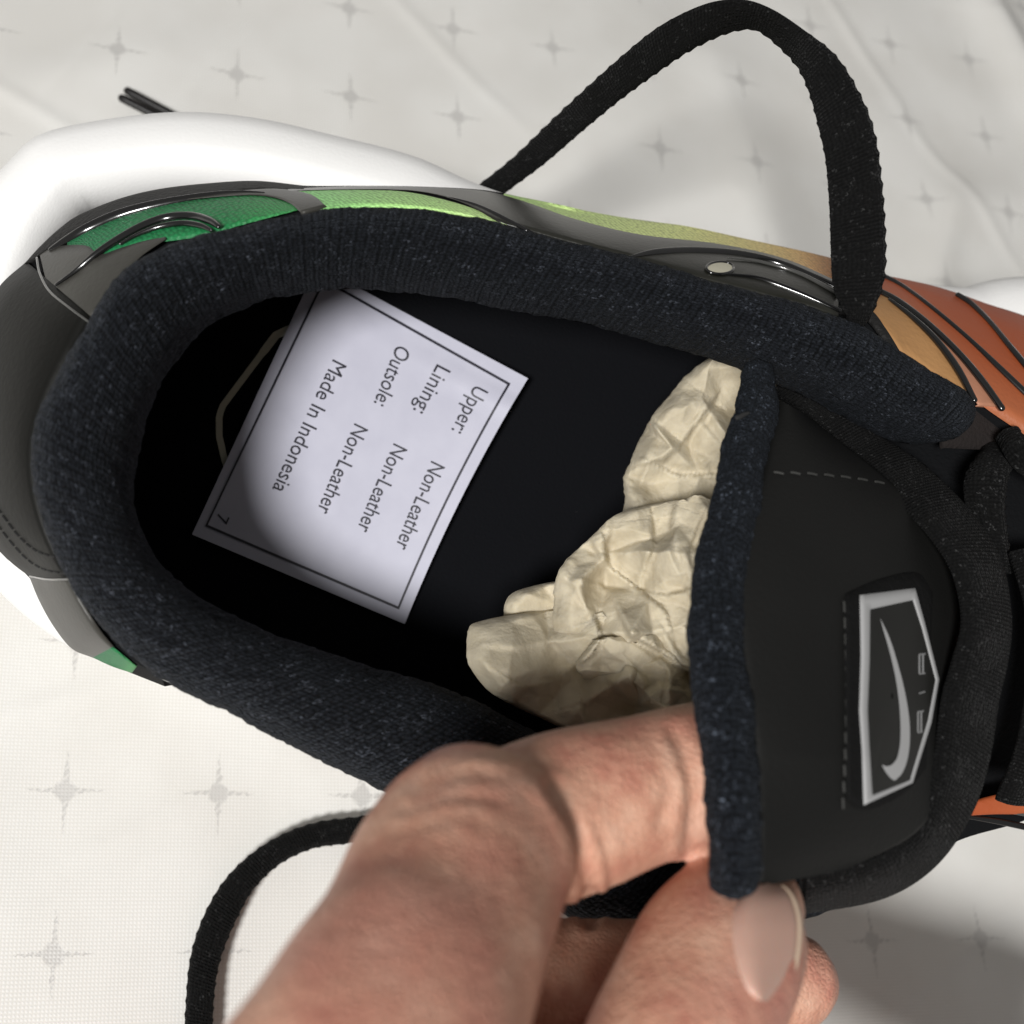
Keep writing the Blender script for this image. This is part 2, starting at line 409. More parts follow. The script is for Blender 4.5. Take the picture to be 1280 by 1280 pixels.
# lining: from the collar's inner edge down to the insole
rows = []
pix = [( (640 + F * c_[0] / c_[2]), (640 + F * c_[1] / c_[2])) for c_ in (inner - CAM) @ R]
pix = np.array(pix); pc_ = pix.mean(axis=0)
pd = pix - pc_; pd /= np.linalg.norm(pd, axis=1)[:, None]
low_ = np.array([P(*(a_ + d_ * 9), 26) for a_, d_ in zip(pix, pd)])
mid_ = np.array([P(*(a_ + d_ * 14), 50) for a_, d_ in zip(pix, pd)])
rows = np.array([inner, inner * 0.75 + mid_ * 0.25, mid_, mid_ * 0.5 + low_ * 0.5, low_]).transpose(1, 0, 2)
link('lining', grid_mesh(rows), M_lining, shoe)

# insole: dished sheet reaching under the lining and forward to the toe
edge = [P(x, y, 27) for x, y in spline([(1150,470),(900,380),(700,360),(500,350),(380,360),(260,400),(170,480),(130,570),(150,680),(220,770),(340,830),(500,880),(700,930),(950,1000),(1200,980),(1420,860),(1500,700),(1400,560)], 90, True)]
ctr = P(720, 640, 25)
rows = np.array([[ctr + (e - ctr) * f for e in edge] for f in (0.0005, 0.3, 0.6, 0.85, 1.0)])
insole = link('insole', grid_mesh(rows, cv=True), M_insole, shoe)
# cream hexagon outline printed on the heel of the insole
def ribbon(pts, wpx, hfun, closed=False, smooth=False, n=None):
    """flat print strip: pixel polyline, width in px"""
    p = np.array(pts, float)
    if smooth: p = spline(p, n or 40)
    W3 = np.array([P(x, y, hfun(x, y)) for x, y in p[:, :2]])
    tg = np.gradient(W3, axis=0) if not closed else (np.roll(W3, -1, 0) - np.roll(W3, 1, 0))
    out = []
    for i, (c, t) in enumerate(zip(W3, tg)):
        s = np.cross(t, U); s /= np.linalg.norm(s)
        wd = (wpx[i] if hasattr(wpx, '__len__') else wpx) * scale_at(c) / 2
        out.append([c - s * wd, c + s * wd])
    return grid_mesh(np.array(out), cu=closed)
link('logo_outline', ribbon(poly([(420,395),(362,411),(345,419),(310,465),(278,508),(274,520),(274,545),(282,580),(300,620)], 40), [10] * 14 + [8] * 26, lambda x, y: 27.4), M_cream, insole)

# side wall height: between the collar's outer edge and the silhouette of the upper
COLL = np.array(spline([(202,848),(135,792),(89,727),(58,652),(45,572),(60,510),(103,430),(150,357),(213,314),(300,287),(400,264),(500,260),(600,273),(700,299),(790,323),(870,346),(950,367),(1030,388),(1090,417),(1150,460),(1218,505),(1280,545),(1420,630)], 160))
SIL = np.array(spline([(206,858),(158,839),(116,822),(90,811),(67,783),(49,751),(37,722),(0,690),(-30,640),(-45,560),(-42,470),(-25,400),(0,357),(31,329),(50,308),(75,285),(100,268),(150,248),(200,236),(260,229),(320,226),(380,232),(440,232),(520,233),(600,237),(650,246),(740,266),(860,284),(1000,314),(1040,323),(1110,345),(1180,361),(1235,380),(1290,398),(1420,450)], 160))
def dist(poly_, x, y):
    a, b = poly_[:-1], poly_[1:]
    d = b - a; w = np.array([x, y]) - a
    t = np.clip((w * d).sum(1) / ((d * d).sum(1) + 1e-9), 0, 1)
    return float(np.sqrt(((w - d * t[:, None]) ** 2).sum(1)).min())
def hs(x, y):
    a, b = dist(COLL, x, y), dist(SIL, x, y)
    v = a / (a + b + 1e-6)
    return 73 * (1 - v) + 47 * v + 4.5 * math.sin(math.pi * v)
# base of the upper (hidden under the panels): far side, heel, and the near side
rows = []
for v in (-0.25, 0, 0.25, 0.5, 0.75, 1.0):
    rows.append([P(*(a + (b - a) * v), hs(*(a + (b - a) * v)) - 1.5 - (4 if v < 0 else 0)) for a, b in zip(COLL, SIL)])
rows.append([P(*b, 47) - U * 0.012 for b in SIL])
rows = np.array(rows).transpose(1, 0, 2)
upper = link('upper', grid_mesh(rows), M_vamp, shoe)
near = np.array([P(x, y, h) for x, y, h in spline([(190,842,70),(300,893,66),(495,988,62),(720,1146,58),(860,1176,57),(1000,1128,56),(1180,1058,55),(1285,1020,55),(1450,950,52)], 80)])
cc = P(700, 700, 0)
rows = []
for d, ins in ((-0.002, 0.006), (0.004, 0.001), (0.014, 0.001), (0.026, 0.004)):
    v = cc - near; v -= np.outer(v @ U, U); v /= np.linalg.norm(v, axis=1)[:, None]
    rows.append(near - U * d + v * ins)
link('near_quarter', grid_mesh(np.array(rows)), M_vamp, shoe)

# midsole
OUT = spline([(600,241),(520,206),(420,180),(330,160),(240,152),(150,160),(60,180),(20,212),(-20,260),(-58,340),(-80,450),(-78,560),(-58,650),(-30,702),(2,742),(50,785),(110,820),(200,845),(350,880),(480,915),(600,950),(800,1000),(1000,1000),(1180,985),(1320,965),(1500,900),(1640,780),(1680,640),(1600,500),(1450,400),(1330,356),(1280,350),(1220,355),(1180,364),(1050,345),(900,330),(750,290)], 220, True)
a3 = unit(np.array([1, 0, 0]) - U[0] * U); b3 = np.cross(U, a3)
base = np.array([P(x, y, 28) for x, y in OUT])
q = np.stack([(base - shoe0) @ a3, (base - shoe0) @ b3], 1)
tg = np.roll(q, -9, 0) - np.roll(q, 9, 0); nn = np.stack([tg[:, 1], -tg[:, 0]], 1); nn /= np.linalg.norm(nn, axis=1)[:, None]
if ((q + nn * 0.001) ** 2).sum() > (q ** 2).sum(): nn = -nn
rows = []
for h, ins in ((0.3, 60), (0.3, 9), (1.5, 6), (5, 3.2), (12, 1.2), (20, 0.3), (28, 0), (33, 0.8), (38, 3), (41.5, 7), (43.5, 12), (44.5, 17), (32, 18)):
    wf = np.clip((q[:, 1] + 0.02) / 0.03, 0, 1)[:, None]
    p2 = q + nn * (min(ins, 8) + max(ins - 8, 0) * wf) * 0.001 if ins < 30 else q * (1 - ins / 110)
    rows.append(shoe0 + np.outer(p2[:, 0], a3) + np.outer(p2[:, 1], b3) + U * (h * 0.001))
link('midsole', grid_mesh(np.array(rows), cv=True), M_rubberw, shoe)

def band(name, top, bot, mat, off=0.8, parent=None, n=70, m=7, hf=hs, rnd=0.35, gradv=False):
    A, B = spline(top, n), spline(bot, n)
    V = np.linspace(0, 1, m)
    rows = []; gr = []
    for i in range(n):
        r = [P(*A[i], hf(*A[i]) + off - 2.2)]
        for v in V:
            x, y = A[i] + (B[i] - A[i]) * v
            r.append(P(x, y, hf(x, y) + off - rnd * (abs(2 * v - 1) ** 6)))
        r.append(P(*B[i], hf(*B[i]) + off - 2.2))
        rows.append(r)
        gr += [(i / (n - 1) if not gradv else min(1, max(0, (j - 1) / (m - 1)))) for j in range(m + 2)]
    rows = np.array(rows)
    rows = np.concatenate([rows[:1] - U * 0.0015, rows, rows[-1:] - U * 0.0015])
    gr = gr[:m + 2] + gr + gr[-(m + 2):]
    return link(name, grid_mesh(rows, grads=gr), mat, parent or shoe)

def rib(name, pts, w, mat, off=1.2, parent=None, hf=hs, flat=0.55, n=60):
    p = np.array(pts, float)
    p = np.concatenate([p, np.broadcast_to(np.array(w, float), (len(p),))[:, None]], 1)
    p = spline(p, n)
    W3 = np.array([P(x, y, hf(x, y) + off) for x, y, _ in p])
    rad = np.array([scale_at(c) * ww / 2 for c, ww in zip(W3, p[:, 2])])
    return link(name, tube_mesh(W3, rad, flat, 10), mat, parent or shoe)

# heel, counter and rear side
band('heel_counter', [(33,327),(0,357),(-25,400),(-42,470),(-45,560),(-30,640),(0,689),(37,720),(60,723)], [(116,398),(103,425),(90,455),(66,500),(50,550),(48,600),(58,652),(76,702),(90,724)], M_heel, 1.2, rnd=0.5)
hc = [o for o in shoe.children if o.name == 'heel_counter'][0]
rib('seam_edge', [(46,322),(50,342),(62,364),(86,384),(112,403)], 3.2, M_glossg, 1.6, hc)
rib('seam_edge', [(37,720),(60,724),(86,724)], 3.0, M_glossg, 1.6, hc)
for (a, b) in (((-4, 655), (84, 716)), ((-4, 634), (78, 696))):
    for i in range(11):
        f0, f1 = i / 11, (i + 0.62) / 11
        rib('stitch', [(a[0] + (b[0] - a[0]) * f, a[1] + (b[1] - a[1]) * f + 18 * math.sin(3.1 * f)) for f in (f0, (f0 + f1) / 2, f1)], 3.2, M_stitchd, 1.5, hc, n=4)
band('rear_panel', [(37,722),(49,751),(67,783),(90,811),(116,822)], [(88,725),(99,745),(112,767),(127,790),(142,808)], M_synthl, 1.0, n=30)
p = band('mesh_panel', [(116,822),(140,833),(164,841)], [(128,798),(148,814),(170,832)], M_green, 0.9, n=20); p['label'] = 'small green woven patch low on heel'
band('mesh_panel', [(84,302),(110,288),(150,272),(200,258),(250,249),(300,244),(340,247),(372,258)], [(84,312),(115,320),(124,321),(150,314),(180,305),(215,301),(260,294),(300,282),(372,263)], M_green, 0.4)['label'] = 'green woven side panel near heel'
band('side_panel', [(48,312),(78,307),(108,307),(124,318),(150,310),(180,301),(206,296)], [(60,362),(86,382),(112,402),(128,384),(150,352),(175,322),(208,299)], M_synthl, 1.0)
band('trim_strip', [(225,246),(300,238),(350,236),(388,243),(408,258)], [(225,250),(300,244),(338,246),(362,254),(376,266)], M_synthl, 1.5, n=40)
band('rim_binding', [(31,329),(50,308),(75,285),(100,268),(150,248),(200,236),(260,229),(320,226),(380,232)], [(45,322),(66,306),(92,288),(120,275),(160,261),(205,250),(262,242),(320,236),(380,238)], M_rim, 1.3)
rib('glossy_rib', [(62,312),(84,299),(112,284),(152,267),(202,254),(262,244),(300,240.5),(330,241)], [5,11,14,14,12,9,6,3], M_gloss, 1.3)
rib('glossy_rib', [(70,356),(95,338),(122,316),(150,298),(180,282),(210,272),(240,270),(262,276),(273,283)], [4,6,9,11,12,12,11,10,7], M_gloss, 1.7, flat=0.8)
rib('glossy_rib', [(150,305),(172,293),(200,283),(228,279),(250,282),(264,288)], [3,5,7,8,8,5], M_gloss, 1.5, flat=0.8)
# middle of the far side
band('mesh_panel', [(372,237),(400,236),(440,237),(500,239),(545,247),(590,260),(634,280)], [(384,256),(400,262),(440,262),(500,262),(560,268),(600,275),(632,284)], M_lime, 0.5)['label'] = 'lime woven panel behind the ankle'
band('mesh_panel', [(630,242),(700,256),(740,265),(800,275),(860,283),(930,298),(1000,313),(1046,324)], [(630,250),(700,270),(740,284),(800,297),(860,304),(930,316),(1000,336),(1046,356)], M_yel, 0.5)['label'] = 'woven panel fading from lime through yellow to tan'
ov = band('side_overlay', [(360,236),(440,232.5),(520,233.5),(600,238),(650,250),(720,274),(800,293),(900,305),(980,323),(1048,352)], [(360,239),(440,237),(520,239),(580,254),(636,284),(700,301),(790,325),(870,348),(950,369),(1048,400)], M_synth, 1.3, m=9)
rib('overlay_edge', [(560,246),(600,258),(640,278),(675,296)], [3,5,6,4], M_gloss, 1.5, ov)
rib('glossy_rib', [(787,321),(820,315),(870,313),(930,318),(985,332),(1050,360)], [3,9,10,9,8,8], M_gloss, 1.8, ov)
rib('glossy_rib', [(910,322),(950,327),(1000,342),(1050,368)], [2,4,5,6], M_glossg, 2.4, ov, flat=0.9)
rib('glossy_rib', [(905,342),(950,348),(1000,366),(1050,388)], [3,6,6,6], M_gloss, 1.7, ov)
ring = [(900 + 17 * math.cos(t), 335 + 7.5 * math.sin(t)) for t in np.linspace(0, 2 * math.pi, 33)]
ey = rib('eyelet', ring, 4, M_gloss, 2.0, flat=0.8)
rows = np.array([[P(900 + f * 16 * math.cos(t), 335 + f * 7 * math.sin(t), hs(900 + f * 16 * math.cos(t), 335 + f * 7 * math.sin(t)) + 2.0) for t in np.linspace(0, 2 * math.pi, 24, endpoint=False)] for f in (0.02, 0.6, 1.0)])
link('eyelet_highlight', grid_mesh(rows, cv=True), M_cream, ey)  # pale disc painted as the white reflection inside the eyelet
# forefoot, far side
band('forefoot_panel', [(1090,341),(1140,351),(1180,361),(1235,380),(1290,398),(1345,420)], [(1090,378),(1130,392),(1170,425),(1208,490),(1290,550),(1345,590)], M_orange, 0.5, gradv=True)
band('tan_panel', [(1085,376),(1108,369),(1135,386),(1165,414),(1192,448),(1212,490)], [(1085,392),(1102,410),(1118,432),(1134,455),(1160,474),(1210,494)], M_tan, 0.9)
band('strap', [(1108,364),(1130,378),(1165,404),(1200,438),(1230,478),(1248,508)], [(1110,370),(1128,386),(1155,410),(1182,444),(1204,478),(1222,506)], M_pinkt, 1.1, n=40)
rib('glossy_rib', [(1103,344),(1130,358),(1165,384),(1210,422),(1250,460),(1300,508)], [7,6,6,6,8,9], M_gloss, 1.4)
rib('glossy_rib', [(1098,363),(1125,378),(1160,405),(1195,438),(1225,473),(1252,510)], [8,9,9,9,10,9], M_gloss, 1.9, flat=0.8)
rib('glossy_rib', [(1112,374),(1140,396),(1170,425),(1196,460),(1218,500)], [4,7,9,10,8], M_gloss, 2.0, flat=0.8)
rib('glossy_rib', [(1197,368),(1215,380),(1240,405),(1265,436),(1300,478)], [7,8,8,9,9], M_gloss, 1.4)
rib('edge_binding', [(1050,388),(1082,392),(1102,414),(1122,445),(1136,466)], [12,16,14,12,8], M_rim, 1.2)
band('eyestay', [(1180,494),(1225,506),(1255,522),(1300,546),(1340,572)], [(1180,560),(1225,562),(1255,562),(1300,575),(1340,595)], M_suede, 0, hf=lambda x, y: 71 - 0.02 * (x - 1180), m=8)

# vamp under tongue and laces, running forward to the toe
A = spline([(978,492,60),(1020,503,60),(1100,520,60),(1200,540,63),(1290,556,62),(1400,620,58),(1480,690,46)], 60)
B = spline([(975,1124,52),(1030,1116,52),(1120,1090,52),(1200,1050,52),(1290,1022,52),(1400,965,48),(1480,880,42)], 60)
rows = np.array([[P(*(a[:2] + (b[:2] - a[:2]) * v), a[2] + (b[2] - a[2]) * v + 9 * math.sin(math.pi * v)) for v in np.linspace(0, 1, 24)] for a, b in zip(A, B)])
link('vamp', grid_mesh(rows), M_vamp, shoe)
TB = spline([(1300,405,1010,54),(1340,420,985,57),(1420,455,940,61),(1500,510,880,59),(1560,560,820,55),(1610,620,760,50),(1636,675,705,45)], 40)
rows = np.array([[P(x, yf + (yn - yf) * v, 36 + (hm - 36) * math.sin(math.pi * v) ** 0.55) for v in (1 - np.cos(np.linspace(0, math.pi, 40))) / 2] for x, yf, yn, hm in TB])
link('toe_box', grid_mesh(rows), M_orange, shoe)
flat52 = lambda x, y: 55
band('near_panel', [(1196,1012),(1230,997),(1290,984),(1340,966)], [(1204,1020),(1240,1018),(1290,1016),(1340,1000)], M_orange, 0.5, hf=lambda x, y: 64, n=30)
rib('glossy_rib', [(1205,1020),(1250,1027),(1300,1038)], [5,8,8], M_gloss, 0, hf=lambda x, y: 62)
rib('glossy_rib', [(1235,1012),(1270,1016),(1300,1022)], [3,5,5], M_glossg, 0, hf=lambda x, y: 64)

# tongue
TL = [(975,500,82),(966,545,88),(958,590,93),(934,655,99),(925,740,105),(937,850,110),(948,950,113),(953,1050,115),(953,1108,114)]
TR = [(1010,520,74),(1060,560,78),(1110,600,80),(1170,660,82),(1208,760,84),(1212,860,86),(1196,950,90),(1150,1036,97),(1060,1086,106)]
A, B = spline(TL, 90), spline(TR, 90)
def tong(i, v):
    a, b = A[i], B[i]
    x, y = a[:2] + (b[:2] - a[:2]) * v
    return P(x, y, a[2] + (b[2] - a[2]) * v + 5.5 * min(1, (89 - i) / 24) * math.sin(math.pi * min(1, v)) ** 0.9)
rows = np.array([[tong(i, v) for v in np.linspace(0, 1, 40)] for i in range(90)])
rows2 = np.concatenate([rows[:, :1] + (rows[:, :1] - rows[:, 1:2]) * 2 - U * 0.001, rows, rows[:, -1:] - U * 0.006], 1)
tongue = link('tongue', grid_mesh(rows2), M_leather, shoe)
bvh_t = BVHTree.FromPolygons([Vector(p) for p in rows.reshape(-1, 3)], [(i * 40 + j, (i + 1) * 40 + j, (i + 1) * 40 + j + 1, i * 40 + j + 1) for i in range(89) for j in range(39)])
def on(bvh, px, py, lift, fallback):
    d = Vector(R @ ray(px, py)).normalized()
    hit = bvh.ray_cast(Vector(CAM), d)
    if hit[0] is None: return P(px, py, fallback)
    return np.array(hit[0]) - np.array(d) * lift
def h_of(p): return (((np.array(p) - CAM) @ U) + H) * 1000
def ht(x, y): return h_of(on(bvh_t, x, y, 0, 88))
ROLL = spline([(948,470,80,22),(945,520,85,27),(932,560,89,29),(918,640,97,31),(902,700,101,33),(895,780,106,34),(904,880,111,36),(914,960,114,36),(918,1030,116,35),(918,1092,116,34)], 170)
W3 = np.array([P(x, y, h) for x, y, h, _ in ROLL]); rad = np.array([scale_at(c) * r for c, r in zip(W3, ROLL[:, 3])])
me = tube_mesh(W3, rad, 0.85, 36)
vv = np.zeros(len(me.vertices) * 3); me.vertices.foreach_get('co', vv); vv = vv.reshape(-1, 3)
nv = np.zeros(len(me.vertices) * 3); me.vertices.foreach_get('normal', nv); nv = nv.reshape(-1, 3)
for i in range(len(vv)):
    p = Vector(vv[i]); vv[i] += nv[i] * (0.0003 * noise.noise(p * 900) + 0.0005 * noise.noise(p * 200))
me.vertices.foreach_set('co', vv.ravel())
link('edge_roll', me, M_roll, tongue)
rib('loose_thread', [(936,516),(930,518),(925,521),(921,522)], [4,6,7,7], M_stitchd, 90, tongue, hf=lambda x, y: 0, n=8)
for i in range(7):
    x = 968 + i * 21; y = 590 + 0.6 * i * i * 0.55
    rib('stitch', [(x, y), (x + 5, y + 0.5), (x + 11, y + 2)], 3.0, M_stitch, 0.35, tongue, hf=ht, n=4)
for i in range(13):
    y = 752 + i * 20.5
    x = 1055 + 3 * math.sin(i * 0.3)
    rib('stitch', [(x, y), (x + .4, y + 6), (x + .6, y + 12)], 3.4, M_stitch, 0.35, tongue, hf=ht, n=4)

# tongue badge: raised panel, frame, swoosh and letters
def fill(outline, lift_mm, hf, n=None):
    """filled flat shape: pixel outline draped on a height function, as a fan of triangulated rings"""
    bm = bmesh.new()
    vs = [bm.verts.new(P(x, y, hf(x, y) + lift_mm)) for x, y in outline]
    f = bm.faces.new(vs)
    bmesh.ops.triangulate(bm, faces=[f])
    me = bpy.data.meshes.new('m'); bm.to_mesh(me); bm.free(); return me
patch = band('badge', [(1058,742),(1100,724),(1146,716),(1166,740)], [(1060,1000),(1085,1012),(1130,992),(1158,960)], M_patch, 0.9, hf=ht, n=30, m=20, rnd=0.4)
def sub(mesh, name, mat): return link(name, mesh, mat, patch)
inn = poly([(1087.7,761.6),(1143,750),(1169,850),(1137,975),(1090.5,995),(1085,888)], 72, True)
outp = poly([(1073.6,743),(1144,735),(1174,849),(1141.5,979),(1079,1006.5),(1074.5,888)], 72, True)
# matching corners for the frame
def corners_ring(c, per=10):
    out = []
    for i in range(len(c)):
        a, b = np.array(c[i], float), np.array(c[(i + 1) % len(c)], float)
        for t in np.linspace(0, 1, per, endpoint=False): out.append(a + (b - a) * t)
    return out
ci = corners_ring([(1087.7,761.6),(1141,750),(1153,787),(1169.5,850),(1160,900),(1137.5,975),(1090.5,994),(1086.5,930),(1084.5,888),(1087,825)])
co = corners_ring([(1074.6,744),(1144,735),(1156,778),(1174,849),(1164.5,903),(1141,978.5),(1079.5,1006.5),(1077.5,940),(1074,888),(1076,820)])
cen = np.array([1115, 870])
rows = np.array([[P(*(cen + (q_ - cen) * f), ht(*(cen + (q_ - cen) * f)) + 1.15) for q_ in ci] for f in (0.03, 0.3, 0.6, 0.85, 1.0)])
sub(grid_mesh(rows, cv=True), 'badge_face', M_patchin)
rows = np.array([[P(*(a_ + (b_ - a_) * f), ht(*(a_ + (b_ - a_) * f)) + lf) for a_, b_ in zip(ci, co)] for f, lf in ((0, 1.0), (0.0, 1.24), (0.5, 1.25), (1.0, 1.24), (1.0, 0.6))])
sub(grid_mesh(rows, cv=True), 'badge_frame', M_logo)
z3 = lambda L: [(1030 + x / 3.555, 680 + y / 3.555) for x, y in L]
Rr = spline(z3([(250,330),(292,420),(330,540),(360,660),(379,780),(381,880),(370,960),(346,1020),(314,1052)]), 40)
Ll = spline(z3([(250,332),(266,390),(292,480),(319,600),(335,720),(340,820),(337,895),(325,950),(312,970)]), 40)
rows = np.array([[P(*(a_ + (b_ - a_) * v), ht(*(a_ + (b_ - a_) * v)) + 1.25) for v in (0, .25, .5, .75, 1)] for a_, b_ in zip(Rr, Ll)])
me1 = grid_mesh(rows)
bm = bmesh.new(); bm.from_mesh(me1)
tl = spline(z3([(314,1052),(296,1040),(276,1016),(257,983)]), 12); tu = spline(z3([(312,970),(300,982),(280,988),(258,982)]), 12)
vs = [[bm.verts.new(P(*q_, ht(*q_) + 1.25)) for q_ in (a_, (a_ + b_) / 2, b_)] for a_, b_ in zip(tl, tu)]
for i in range(11):
    for j in range(2): bm.faces.new((vs[i][j], vs[i + 1][j], vs[i + 1][j + 1], vs[i][j + 1]))
bmesh.ops.remove_doubles(bm, verts=bm.verts, dist=1e-6); bm.to_mesh(me1); bm.free()
sub(me1, 'swoosh', M_logo)
def stroke(pts, w=2.0): return ribbon(poly(z3(pts), 14), w, lambda x, y: ht(x, y) + 0.7)
def seg(*pts): return ribbon(poly(z3([(x_ - 6, y_) for x_, y_ in pts]), 6), 2.1, lambda x, y: ht(x, y) + 1.3)
for a_, b_ in (((430,490),(430,578)), ((428,491),(458,488)), ((428,577),(456,574)), ((446,492),(446,576)), ((428,664),(456,656)),
               ((424,745),(424,838)), ((422,746),(450,742)), ((422,838),(444,834)), ((438,746),(438,836))):
    sub(seg(a_, b_), 'letter_stroke', M_logod)

# ------------------------------------------------------------------ shoelace
lace0 = P(1150, 640, 60)
lace = thing('shoelace', lace0, 'black flat woven shoelace with a tall loop and loose tail', 'shoelace')
def strap(name, L, Rr_, n, thick, mat, fn=P, m=9, edge=0.0004):
    """flat woven lace between two pixel edges (x, y, h)"""
    A, B = spline(L, n), spline(Rr_, n)
    rows = []
    for a, b in zip(A, B):
        a3_, b3_ = fn(*a), fn(*b)
        w = b3_ - a3_
        rows.append((a3_, b3_, w))
    C = np.array([(a_ + b_) / 2 for a_, b_, _ in rows]); t = np.gradient(C, axis=0)
    G = []
    for i, (a_, b_, w) in enumerate(rows):
        nrm_ = np.cross(t[i], w); nrm_ /= np.linalg.norm(nrm_)
        if nrm_ @ (CAM - C[i]) < 0: nrm_ = -nrm_
        r = []
        jit = edge * (0.5 - (i % 3) / 2.0)
        for v in np.linspace(0, 1, m): 
            k_ = 1 - abs(2 * v - 1) ** 4
            p_ = a_ + w * v + nrm_ * thick * (0.15 + 0.85 * k_)
            if v in (0.0, 1.0): p_ = p_ + w / np.linalg.norm(w) * jit * (1 if v else -1)
            r.append(p_)
        for v in np.linspace(1, 0, m): 
            k_ = 1 - abs(2 * v - 1) ** 4
            r.append(a_ + w * v - nrm_ * thick * (0.15 + 0.85 * k_))
        G.append(r)
    return link(name, grid_mesh(np.array(G), cv=True), mat, lace)
def z_(pts, hh):
    s = np.linspace(0, len(hh) - 1, len(pts)); return [(*p_, float(np.interp(q_, range(len(hh)), hh))) for p_, q_ in zip(pts, s)]
LO = [(560,262),(592,236),(640,198),(690,150),(735,108),(780,68),(820,36),(860,14),(895,2),(930,0),(965,12),(1005,38),(1045,70),(1075,118),(1093,165),(1102,225),(1107,300),(1105,350),(1092,388),(1078,410)]
LI = [(600,268),(632,241),(680,205),(730,162),(775,125),(820,92),(860,65),(900,45),(930,37),(950,40),(975,60),(998,86),(1012,118),(1022,155),(1032,200),(1037,260),(1039,320),(1042,360),(1054,388),(1064,408)]
strap('lace_loop', z_(LO, [20,24,34,44,54,64,72,78,82,84,86,88,90,90,90,88,86,85,84,80]), z_(LI, [24,28,38,48,56,64,70,74,76,78,80,84,86,87,88,87,86,85,84,80]), 150, 0.0007, M_lace)
TLo = [(520,1012),(470,1018),(440,1022),(400,1027),(360,1040),(320,1063),(285,1095),(262,1130),(245,1170),(236,1210),(232,1260),(228,1330)]
TLi = [(520,1050),(470,1050),(430,1055),(390,1061),(350,1080),(318,1110),(300,1140),(284,1175),(274,1205),(268,1240),(265,1290),(262,1330)]
strap('lace_tail', z_(TLo, [5]), z_(TLi, [5]), 90, 0.0016, M_lace, fn=T)
strap('lace_crossing', z_([(955,500),(1025,564),(1085,597),(1119,627),(1156,662),(1190,713),(1203,775),(1190,830),(1178,875),(1168,950),(1149,1025),(1112,1062),(1058,1085),(1005,1096)], [64,70,76,82,88,91,93,94,95,95,96,98,98,94]),
      z_([(985,476),(1036,501),(1100,546),(1156,584),(1212,640),(1250,700),(1262,775),(1257,830),(1247,875),(1235,950),(1212,1017),(1165,1080),(1100,1119),(1000,1137)], [64,66,68,74,78,82,84,85,86,86,86,84,82,78]), 140, 0.0018, M_lacec)
strap('lace_crossing', z_([(1228,560),(1208,590),(1206,620),(1214,660),(1228,715)], [70,76,77,76,74]), z_([(1275,566),(1262,592),(1256,625),(1258,660),(1266,715)], [70,76,77,76,74]), 40, 0.0018, M_lacec)
strap('lace_crossing', z_([(1245,548),(1258,572),(1275,592),(1300,608)], [74,77,77,74]), z_([(1275,540),(1284,556),(1296,570),(1320,580)], [74,77,77,74]), 30, 0.0018, M_lacec)
strap('lace_crossing', z_([(1262,690),(1282,760),(1285,840),(1272,930),(1245,1000)], [78,82,82,80,74]), z_([(1310,690),(1336,760),(1340,840),(1326,930),(1300,1000)], [72,76,76,74,70]), 50, 0.0018, M_lacec)
strap('lace_crossing', z_([(640,320),(560,290),(480,270),(380,240),(285,185)], [2]), z_([(640,350),(560,320),(480,300),(380,270),(270,200)], [2]), 40, 0.0008, M_lace, fn=T)
for p0, p1 in (((160,114), (262,168)), ((153,123), (250,172))):
    a_, b_ = T(*p0, 4), T(*p1, 4)
    W3 = np.array([a_ + (b_ - a_) * f for f in np.linspace(0, 1, 20)])
    link('aglet', tube_mesh(W3, 0.0011, 0.9, 12, upv=np.array([0, 0, 1.])), M_aglet, lace)

# ------------------------------------------------------------------ paper label lying on the insole
Bc, Cc, Dc, Ac = np.array([660, 473.]), np.array([506, 780.]), np.array([240, 668.]), np.array([396, 332.])
def page(s, t):                               # s along the text, t down the lines, 0..1
    t = t + 0.025 * 4 * s * (1 - s) * (1 - t)
    return (Bc * (1 - s) + Cc * s) * (1 - t) + (Ac * (1 - s) + Dc * s) * t
def page_h(s, t): return 27.9 + 4.5 * (1 - t) ** 3 * (1 - s) + 1.2 * max(0, s - 0.6) * (1 - t) + 2.0 * t ** 3 * s + 0.7 * math.exp(-((s - 0.12) / .03) ** 2) * (1 - t) ** 2
def pg(s, t, lift=0.0): return P(*page(s, t), page_h(s, t) + lift)
lab0 = pg(.5, .5)
label = thing('paper_label', lab0, 'white printed paper label lying loose on the black insole', 'label')
k = N('label_paper')
n1 = k.n('ShaderNodeTexNoise', i_Scale=160.0, i_Detail=3.0); k.l(k.obj(), n1.inputs['Vector'])
k.set(Base_Color=k.ramp(n1.outputs[0], [(0.3, (0.50, 0.50, 0.59)), (0.7, (0.54, 0.54, 0.63))]), Roughness=0.5, Specular_IOR_Level=0.35)
rows = [[pg(s, t) for t in np.linspace(0, 1, 36)] for s in np.linspace(0, 1, 36)]
link('sheet', grid_mesh(rows), k.m, label)
link('sheet_underside', grid_mesh([[pg(s, t, -0.15) for t in np.linspace(0, 1, 12)] for s in np.linspace(0, 1, 12)]), k.m, label)
PB = np.array([[-154, 307.], [-264, -141.]])
def to_page(px, py):
    s, t = 0.3, 0.3
    for _ in range(12):
        e = np.array([px, py]) - page(s, t); d = 1e-4
        J = np.stack([(page(s + d, t) - page(s, t)) / d, (page(s, t + d) - page(s, t)) / d], 1)
        ds = np.linalg.solve(J, e); s += ds[0]; t += ds[1]
    return s, t
bp = [to_page(*q_) for q_ in ((636, 480), (498, 760), (258, 657), (405, 350))]
bo = corners_ring(bp, 24)
cb = np.mean(bo, axis=0)
rows = []
